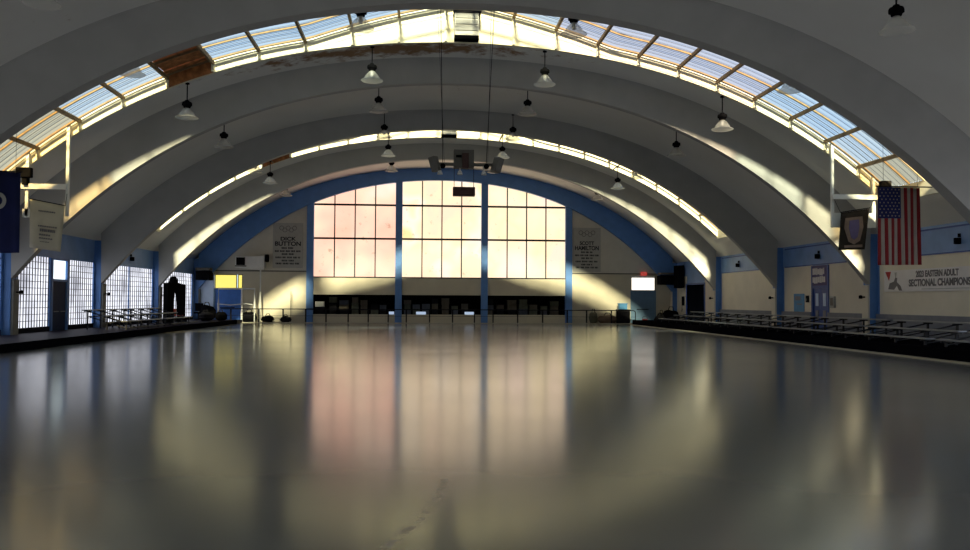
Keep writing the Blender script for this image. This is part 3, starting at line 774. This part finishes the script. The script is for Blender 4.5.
name_board(-11.9, -9.80, 3.86, 7.06, 'DICK', 'BUTTON', 'grey board headed DICK BUTTON left of the end windows')
name_board(9.62, 11.66, 3.76, 6.98, 'SCOTT', 'HAMILTON', 'grey board headed SCOTT HAMILTON right of the end windows')
# exit sign
t = thing('exit_sign', 'small red exit sign above the white transom', 'sign', (14.86, YE-.1, 3.45))
MB().box(14.64, 15.08, YE-.14, YE-.02, 3.52, 3.78).build('housing', M['exit'], t, bevel=.01)
lettering('EXIT', .17, facing((14.86, YE-.145, 3.65), 'end'), M['white'], t, width=.34)
# air unit left
t = thing('air_conditioner', 'white boxy air unit with black grille on the far left wall', 'air conditioner', (-13.4, YE-.3, 3.8))
MB().poly([(-14.39, YE-.55, 4.62), (-12.42, YE-.55, 4.66), (-12.42, YE-.55, 3.70), (-12.9, YE-.55, 3.70), (-14.39, YE-.55, 3.86)], (0, .52, 0)).build('housing', M['white'], t)
MB().box(-14.32, -13.72, YE-.58, YE-.55, 4.02, 4.56).build('grille', M['black'], t)
MB().box(-14.40, -13.62, YE-.57, YE-.555, 3.92, 4.0).build('trim_strip', M['grey'], t)
t = thing('wall_speaker', 'small black speaker beside the white air unit', 'speaker', (-12.3, YE-.2, 4.3), 'wall speakers')
MB().box(-12.40, -12.16, YE-.3, YE-.02, 4.28, 4.80).build('cabinet', M['black'], t, bevel=.02)
MB().tube([(-12.28, YE-.3, 4.5), (-12.28, YE-.32, 4.5)], .08, 14).build('cone', M['charcoal'], t)
# dark heater boxes in the corners
t = thing('unit_heater', 'black heater box high in the far left corner', 'heater', (-16.3, YE-.8, 2.9), 'corner heaters')
MB().box(-16.95, -16.0, YE-1.1, YE-.05, 2.95, 3.58).build('housing', M['black'], t, bevel=.02)
MB().box(-16.95, -16.0, YE-1.12, YE-.1, 3.62, 3.80).build('top_vent', M['grey'], t)
t = thing('unit_heater', 'black heater box high in the far right corner', 'heater', (16.4, YE-.8, 2.8), 'corner heaters')
MB().box(15.85, 17.0, YE-1.1, YE-.05, 2.85, 3.52).build('housing', M['black'], t, bevel=.02)
MB().box(15.85, 16.9, YE-1.12, YE-.1, 3.60, 3.72).build('top_vent', M['grey'], t)
MB().box(16.75, 17.2, YE-2.2, YE-1.2, 2.6, 4.2).build('side_speaker', M['black'], t, bevel=.02)
# poles and skating frame
tag(MB().tube([(-12.62, 58.9, 0), (-12.62, 58.9, 3.85)], .05, 8).build('pole', M['whitepipe']), 'white upright pole standing left of the cream end wall', 'pole')
tag(MB().tube([(-10.55, 59.2, 0), (-10.55, 59.2, 2.2)], .025, 8).build('pole', M['grey']), 'thin grey pole leaning on the cream wall below DICK BUTTON board', 'pole')
t = thing('goal_frame', 'white pipe goal frame standing before the blue far left door', 'frame', (-14.2, 58.8, 0))
MB().tube([(-15.45, 58.8, 1.1), (-15.45, 58.8, 2.36), (-12.98, 58.8, 2.36), (-12.98, 58.8, .95)], .07, 8).build('top_hoop', M['white'], t)
MB().tube([(-13.85, 58.8, 2.36), (-13.85, 58.8, .0)], .07, 8).build('post', M['white'], t)
MB().tube([(-15.45, 58.8, 1.1), (-15.45, 58.8, 0)], .07, 8).build('post', M['white'], t)
MB().tube([(-12.98, 58.8, .95), (-12.98, 58.8, 0)], .04, 8).build('post', M['white'], t)
MB().tube([(-15.5, 58.7, 1.30), (-14.6, 58.7, 1.22), (-13.5, 58.7, 1.32), (-13.1, 58.7, 1.25)], .035, 8).build('low_rail', M['white'], t)
# railing across the far end
t = thing('railing', 'thin dark railing running across the far end of the rink', 'railing', (0, 58.4, 0))
YR = 58.4
MB().tube([(-15.2, YR, .97), (13.75, YR, .97), (13.92, YR, .92), (13.95, YR, .8), (13.95, YR, .05)], .032, 8).build('handrail', M['charcoal'], t)
MB().tube([(-15.2, YR, .50), (13.95, YR, .50)], .012, 6).build('mid_rail', M['charcoal'], t)
for x in (-14.5, -12.6, -10.95, -9.4, -8.0, -6.47, -5.08, -3.69, -2.43, -.80, .82, 2.37, 3.69, 5.44, 7.23, 9.0, 10.4, 12.2):
    MB().box(x-.045, x+.045, YR-.045, YR+.045, .05, .97).build('post', M['charcoal'], t)

# dark boxes stacked in the recess behind the low openings
random.seed(11)
for i in range(3):
    x, x1 = PX[i]+(1.2 if i == 0 else .35), PX[i+1]-.35; col_n = 0
    while x < x1-.7:
        w_ = random.uniform(.45, .70); z = .58; col_n += 1
        levels = random.choice((2, 3, 3))
        for lv in range(levels):
            h_ = random.uniform(.30, .46); q_ = random.uniform(0, .06)
            mm = random.choice(('boxbrown', 'boxslate', 'boxolive', 'charcoal')); cname = {'boxbrown': 'brown', 'boxslate': 'slate', 'boxolive': 'olive', 'charcoal': 'charcoal'}[mm]
            y0 = YE+1.3+random.uniform(0, .2)
            bo = MB().box(x+q_, x+w_-q_, y0, y0+.55, z, z+h_-.06).build('storage_box', M[mm], bevel=.012)
            tag(bo, '%s box, %s of stack %d from the left in the %s recess' % (cname, ['bottom', 'second', 'third'][lv], col_n, ['left', 'middle', 'right'][i]), 'box', 'boxes in the end recess')
            MB().box(x+q_-.01, x+w_-q_+.01, y0-.01, y0+.56, z+h_-.06, z+h_).build('lid', M[mm], bo)
            z += h_ + .001
        x += w_ + random.uniform(.06, .25)
t = tag(MB().box(-8.98, -8.35, YE+.5, YE+1.0, 1.12, 1.50).build('white_box', M['white'], bevel=.02), 'white box at the left end of the dark recess', 'box')
tag(MB().box(-9.0, -8.3, YE+.45, YE+1.05, .58, 1.12).build('low_cabinet', M['charcoal'], bevel=.02), 'dark low cabinet under the white box in the recess', 'cabinet')

# ------------------------------------------------------------------ bleachers
def bleacher(side, y0, y1, tiers, zbase, label, group):
    """tiers: (x, z) of each seat plank"""
    t = thing('bleacher', label, 'bleacher', (side*tiers[1][0], (y0+y1)/2, zbase), group)
    for (x, z) in tiers:
        xa, xb_ = sorted((side*(x-.14), side*(x+.14)))
        MB().box(xa, xb_, y0, y1, z-.045, z).build('seat_plank', M['alu'], t, bevel=.008)
        if z - .28 > zbase + .05:
            xa, xb_ = sorted((side*(x-.42), side*(x-.18)))
            MB().box(xa, xb_, y0, y1, z-.32, z-.28).build('foot_plank', M['steel'], t)
    nf = max(2, int((y1-y0)/1.6)+1)
    for i in range(nf):
        y = y0+.3+(y1-y0-.6)*i/(nf-1); b2 = MB()
        for (x, z) in tiers:
            b2.box(side*x-.03, side*x+.03, y-.03, y+.03, zbase, z-.045); xa, xb_ = sorted((side*(x-.16), side*(x+.16))); b2.box(xa, xb_, y-.03, y+.03, z-.10, z-.045)
        xs_ = [q_[0] for q_ in tiers]; zs_ = [q_[1] for q_ in tiers]
        b2.tube([(side*xs_[0], y, zs_[0]-.08), (side*xs_[-1], y, zs_[-1]-.08)], .025, 6)
        b2.tube([(side*xs_[0], y, zbase+.05), (side*xs_[-1], y, zs_[-1]-.3)], .02, 6)
        b2.build('support_frame', M['steel'], t)
    return t
rt = [(13.85, .56), (14.85, .78), (15.95, 1.0)]
bounds = [(51.9, 46.6), (46.2, 40.9), (40.5, 35.2), (34.8, 29.5), (29.1, 23.8), (23.4, 18.1)]
ordn = ['farthest', 'second from the far end', 'third from the far end', 'fourth from the far end', 'fifth from the far end', 'nearest']
for (b2_, a), od in zip(bounds, ordn):
    bleacher(1, a, b2_, rt, .34, 'aluminium bleacher along the right wall, %s' % od, 'right wall bleachers')
lt = [(14.75, .62), (15.6, .86), (16.45, 1.12)]
bleacher(-1, 38.4, 43.6, lt, .22, 'aluminium bleacher beside the left wall door', 'left wall bleachers')
bleacher(-1, 44.0, 49.2, lt, .22, 'aluminium bleacher beside the black arch on the left', 'left wall bleachers')

# ------------------------------------------------------------------ right wall things
t = thing('wall_banner', 'long white vinyl banner reading EASTERN ADULT SECTIONAL CHAMPIONSHIPS on the right wall', 'banner', (HW, 28.0, 2.05))
XB = HW-.03; yA, yB_ = 32.1, 25.0
MB().box(XB-.012, XB+.02, yB_, yA, 2.06, 2.90).build('sheet', M['bannerwhite'], t)
def rtext(txt, size, y, z, width, mat): return lettering(txt, size, facing((XB-.016, y, z), 'right'), mat, t, width=width, bold=.014)
rtext('2023 EASTERN ADULT', .32, 28.7, 2.70, 2.5, M['greytext'])
rtext('SECTIONAL CHAMPIONSHIPS', .36, 28.3, 2.37, 4.2, M['greytext'])
b2 = MB(); b2.box(XB-.016, XB-.012, 26.0, 29.6, 2.13, 2.16); b2.build('underline', M['sign_grey'], t)
b2 = MB(); b2.poly([(XB-.02, 32.0, 2.86), (XB-.02, 31.6, 2.86), (XB-.02, 31.75, 2.5)], (.01, 0, 0)); b2.build('red_mark', M['red'], t)
b2 = MB(); b2.poly([(XB-.02, 31.8-dy_, z) for dy_, z in ((0, 2.16), (.1, 2.4), (.4, 2.46), (.5, 2.62), (.62, 2.60), (.6, 2.44), (.85, 2.28), (.95, 2.10), (.75, 2.10), (.6, 2.3), (.4, 2.14))], (.01, 0, 0)); b2.build('figure_mark', M['greytext'], t)
b2 = MB(); b2.poly([(XB-.02, 31.35-dy_, z) for dy_, z in ((0, 2.82), (.14, 2.82), (.10, 2.62), (.04, 2.62))], (.01, 0, 0)); b2.build('small_mark', M['sign_grey'], t)
# purple sign over door
t = thing('door_sign', 'purple sign with pale block lettering over the blue right wall door', 'sign', (HW, 37.8, 2.42))
MB().box(HW-.04, HW+.02, 36.78, 38.32, 2.42, 3.36).build('board', M['purple'], t)
random.seed(5)
b2 = MB()
for r_, (z0, z1) in enumerate(((2.92, 3.22), (2.54, 2.84))):
    y = 38.2
    while y > 37.1:
        w_ = random.uniform(.10, .17)
        b2.box(HW-.05, HW-.04, y-w_, y, z0+random.uniform(-.03, .03), z1+random.uniform(-.03, .03)); y -= w_+.03
b2.build('block_letters', M['bannerwhite'], t)
# poster & boxes
t = thing('wall_poster', 'light blue poster on the cream panel left of the blue door', 'poster', (HW, 39.7, 1.2))
MB().box(HW-.03, HW, 39.15, 40.25, 1.16, 2.04).build('sheet', M['poster'], t)
b2 = MB().box(HW-.036, HW-.03, 39.5, 40.1, 1.72, 1.92).box(HW-.036, HW-.03, 39.35, 39.9, 1.50, 1.56); b2.build('dark_print', M['skirt'], t)
t = thing('notice_box', 'grey notice box on the cream panel right of the blue door', 'box', (HW, 36.3, 1.4))
MB().box(HW-.10, HW, 36.1, 36.45, 1.38, 1.90).build('housing', M['sign_grey'], t, bevel=.01); MB().box(HW-.11, HW-.10, 36.15, 36.4, 1.48, 1.83).build('front', M['grey'], t)
t = thing('alarm_box', 'small dark alarm box beside the blue door frame', 'box', (HW, 38.76, 1.6))
MB().box(HW-.09, HW, 38.66, 38.86, 1.62, 1.95).build('housing', M['charcoal'], t, bevel=.01); MB().box(HW-.10, HW-.09, 38.71, 38.81, 1.7, 1.8).build('pull', M['grey'], t)
# small lamps on piers
n = 0
for k in (3, 2, 1):
    for s, sn in ((-1, 'left'), (1, 'right')):
        y = rib_y(k)
        t = thing('pier_lamp', 'small black lamp on the %s %s pier' % (['', 'far', 'middle', 'near'][k], sn), 'lamp', (s*16.8, y, 1.8), 'small lamps on the piers')
        xa, xb_ = sorted((s*16.72, s*16.86)); MB().box(xa, xb_, y-.03, y+.03, 1.82, 1.88).build('arm', M['black'], t)
        MB().lathe([(0, -.07), (.07, -.07), (.07, .05), (.03, .08), (0, .08)], (s*16.68, y, 1.85), 12).build('head', M['black'], t)
# speakers on the blue bands
for s, y, lab in ((-1, 46.5, 'small dark speaker on the blue band of the left wall'), (1, 37.6, 'small dark speaker above the purple sign'), (1, 47.4, 'small dark bracket speaker on the blue band of the right wall'), (1, 27.4, 'small dark speaker above the white banner')):
    t = thing('wall_speaker', lab, 'speaker', (s*HW, y, 3.7), 'wall speakers')
    xa, xb_ = sorted((s*(HW-.22), s*HW)); MB().box(xa, xb_, y-.06, y+.06, 3.68, 3.90).build('cabinet', M['black'], t, bevel=.02)
    xa, xb_ = sorted((s*(HW-.08), s*HW)); MB().box(xa, xb_, y-.03, y+.03, 3.92, 4.05).build('bracket', M['black'], t)
# ------------------------------------------------------------------ left end clutter
t = thing('black_arch', 'black peaked archway prop standing before the left glass blocks', 'arch', (-16.3, 50.8, .22))
XA = -16.35
out = [(49.35, .22), (49.35, 2.55), (50.35, 2.60), (50.5, 2.85), (50.85, 2.98), (51.25, 2.85), (51.45, 2.60), (53.1, 2.52), (53.1, .22)]
inn = [(50.55, .22), (50.65, 1.5), (50.85, 2.15), (51.2, 2.38), (51.6, 2.15), (51.95, 1.5), (52.1, .22)]
# outline walked as one ring: outer path then inner path back
b2 = MB(); b2.poly([(XA, y, z) for y, z in out] + [(XA, y, z) for y, z in inn[::-1]], (.25, 0, 0)); b2.build('arch_frame', M['black'], t)
b2 = MB(); b2.box(XA-.05, XA+.35, 49.5, 50.4, .22, .32).box(XA-.05, XA+.35, 52.1, 53.1, .22, .32); b2.build('foot', M['charcoal'], t)
t = thing('orange_chair', 'small orange red chair at the foot of the black arch', 'chair', (-15.6, 49.9, .22))
MB().box(-15.85, -15.4, 49.7, 50.1, .62, .67).build('seat', M['orange'], t, bevel=.015)
MB().box(-15.85, -15.80, 49.7, 50.1, .67, 1.05).build('backrest', M['orange'], t, bevel=.015)
for x in (-15.82, -15.44):
    for y in (49.73, 50.07): MB().tube([(x, y, .22), (x, y, .64)], .016, 6).build('leg', M['steel'], t)
def bag(x, y, z, sx_, sy_, sz_, mat, label, group='dark bags and bins at the far end'):
    t = thing('duffel_bag', label, 'bag', (x, y, z), group)
    bm_ = MB(); bmesh.ops.create_icosphere(bm_.bm, subdivisions=3, radius=1)
    for v in bm_.bm.verts:
        c = v.co; k = 1 + .08*sin(5*c.x+3*c.y+x)+.05*sin(9*c.z+y)
        v.co = Vector((x + sx_*k*c.x, y + sy_*k*c.y, z + max(0, sz_*(k*c.z*.55+.5))))
    bm_.build('body', M[mat], t, smooth=True)
    MB().tube([(x-sx_*.4, y-sy_*.2, z+sz_*.9), (x-sx_*.2, y-sy_*.2, z+sz_*1.25), (x+sx_*.2, y-sy_*.2, z+sz_*1.25), (x+sx_*.4, y-sy_*.2, z+sz_*.9)], .03, 6).build('handle', M['charcoal'], t)
    return t
bag(-12.05, 58.85, 0, .45, .3, .5, 'black', 'low black bag behind the railing right of the white pole')
bag(-13.4, 59.2, 0, .55, .3, .75, 'black', 'taller black bag on the floor behind the goal frame')
bag(-10.85, 58.95, 0, .38, .28, .45, 'charcoal', 'dark bag at the base of the thin grey pole')
bag(-15.7, 56.8, .22, .55, .5, .95, 'black', 'black bag heap on the left walkway by the pale panel')
bag(-15.3, 54.9, .22, .5, .6, .55, 'charcoal', 'dark grey bag on the left walkway beyond the black arch')
bag(-14.6, 56.0, .22, .4, .5, .55, 'black', 'black bag near the end of the left walkway')
bag(12.05, 59.0, 0, .7, .3, .62, 'dirtytan', 'brown bag beside the dark bin under the blue box')
bag(11.0, 58.95, 0, .3, .28, .85, 'boxolive', 'dark olive bag at the left of the clutter under SCOTT HAMILTON board')
bag(16.0, 59.0, 0, .3, .3, .8, 'black', 'black bag right of the grey blue far door')
bag(16.5, 58.3, 0, .6, .5, 1.0, 'black', 'largest black bag in the far right corner')
bag(15.5, 57.4, 0, .5, .4, .6, 'black', 'low black bag before the far right corner')
t = thing('office_chair', 'black office chair on the left walkway before the pale panel', 'chair', (-16.6, 58.0, .22))
MB().lathe([(0, .0), (.30, .02), (.30, .06), (.04, .08), (.04, .42), (0, .42)], (-16.6, 58.0, .22), 12).build('base', M['black'], t)
MB().box(-16.85, -16.35, 57.75, 58.25, .64, .74).build('seat', M['black'], t, bevel=.03)
MB().box(-16.88, -16.32, 58.2, 58.28, .80, 1.35).build('backrest', M['black'], t, bevel=.03)
t = thing('dark_bin', 'dark square bin carrying the blue box at the far end', 'bin', (13.2, 58.95, 0))
MB().box(12.75, 13.65, 58.7, 59.25, 0, .98).build('body', M['charcoal'], t, bevel=.03); MB().box(12.72, 13.68, 58.67, 59.28, .98, 1.04).build('rim', M['black'], t)
t = thing('blue_box', 'light blue box on top of the dark bin', 'box', (13.2, 59.0, 1.04))
MB().box(12.86, 13.46, 58.78, 59.2, 1.04, 1.46).build('body', M['poster'], t, bevel=.02); MB().box(12.84, 13.48, 58.76, 59.22, 1.42, 1.49).build('lid', M['poster'], t, bevel=.01)
t = thing('red_bucket', 'small red bucket on the floor before the grey blue door', 'bucket', (14.5, 57.9, 0))
MB().lathe([(0, 0), (.16, 0), (.21, .38), (.19, .38), (.15, .03), (0, .03)], (14.5, 57.9, 0), 18).build('body', M['red'], t, smooth=True)
MB().tube([(14.29, 57.9, .37), (14.36, 57.9, .52), (14.5, 57.9, .57), (14.64, 57.9, .52), (14.71, 57.9, .37)], .012, 6).build('handle', M['charcoal'], t)
# standing sign by the far right corner
t = thing('wall_phone', 'black wall phone on the cream strip by the dark doorway', 'phone', (HW, 57.7, 1.35))
MB().box(HW-.10, HW, 57.55, 57.9, 1.35, 2.0).build('body', M['black'], t, bevel=.01); MB().tube([(HW-.12, 57.7, 1.45), (HW-.14, 57.75, .9), (HW-.06, 57.8, 1.1)], .015, 6).build('cord', M['black'], t)

# ------------------------------------------------------------------ light
w = bpy.data.worlds.new('World'); sc.world = w; w.use_nodes = True
bg = w.node_tree.nodes['Background']; bg.inputs['Color'].default_value = (.62, .80, 1.0, 1); bg.inputs['Strength'].default_value = 1.3
sd = bpy.data.lights.new('sun', 'SUN'); sd.energy = 32; sd.color = (1, .89, .56); sd.angle = radians(6)
so = bpy.data.objects.new('sun', sd); COL.objects.link(so)
dv = Vector((.06, cos(radians(28)), -sin(radians(28)))); so.rotation_euler = dv.to_track_quat('-Z', 'Y').to_euler(); so.location = (0, -30, 40)

# ------------------------------------------------------------------ camera
F, YAW, PITCH, ROLL = 826.943, .078799, .031103, .005335
cd = bpy.data.cameras.new('camera'); cd.sensor_width = 36; cd.sensor_fit = 'HORIZONTAL'; cd.lens = F/970*36; cd.clip_end = 300
co = bpy.data.objects.new('camera', cd); COL.objects.link(co)
fw = Vector((sin(YAW)*cos(PITCH), cos(YAW)*cos(PITCH), sin(PITCH)))
rt_ = Vector((cos(YAW), -sin(YAW), 0)); up = rt_.cross(fw)
r2 = rt_*cos(ROLL) + up*sin(ROLL)*1; u2 = up*cos(ROLL) - rt_*sin(ROLL)*1
Mx = Matrix((r2, u2, -fw)).transposed().to_4x4(); Mx.translation = Vector((-1.511, 0, 1.617)); co.matrix_world = Mx
sc.camera = co
sc.view_settings.view_transform = 'Standard'; sc.view_settings.look = 'None'; sc.view_settings.gamma = 1; sc.view_settings.exposure = 0.32
sc.view_settings.use_curve_mapping = False
cy = sc.cycles
cy.max_bounces = 10; cy.diffuse_bounces = 5; cy.glossy_bounces = 5; cy.transparent_max_bounces = 24; cy.transmission_bounces = 8
cy.caustics_reflective = True; cy.caustics_refractive = False; cy.sample_clamp_indirect = 6; cy.use_denoising = True
bpy.context.view_layer.update()
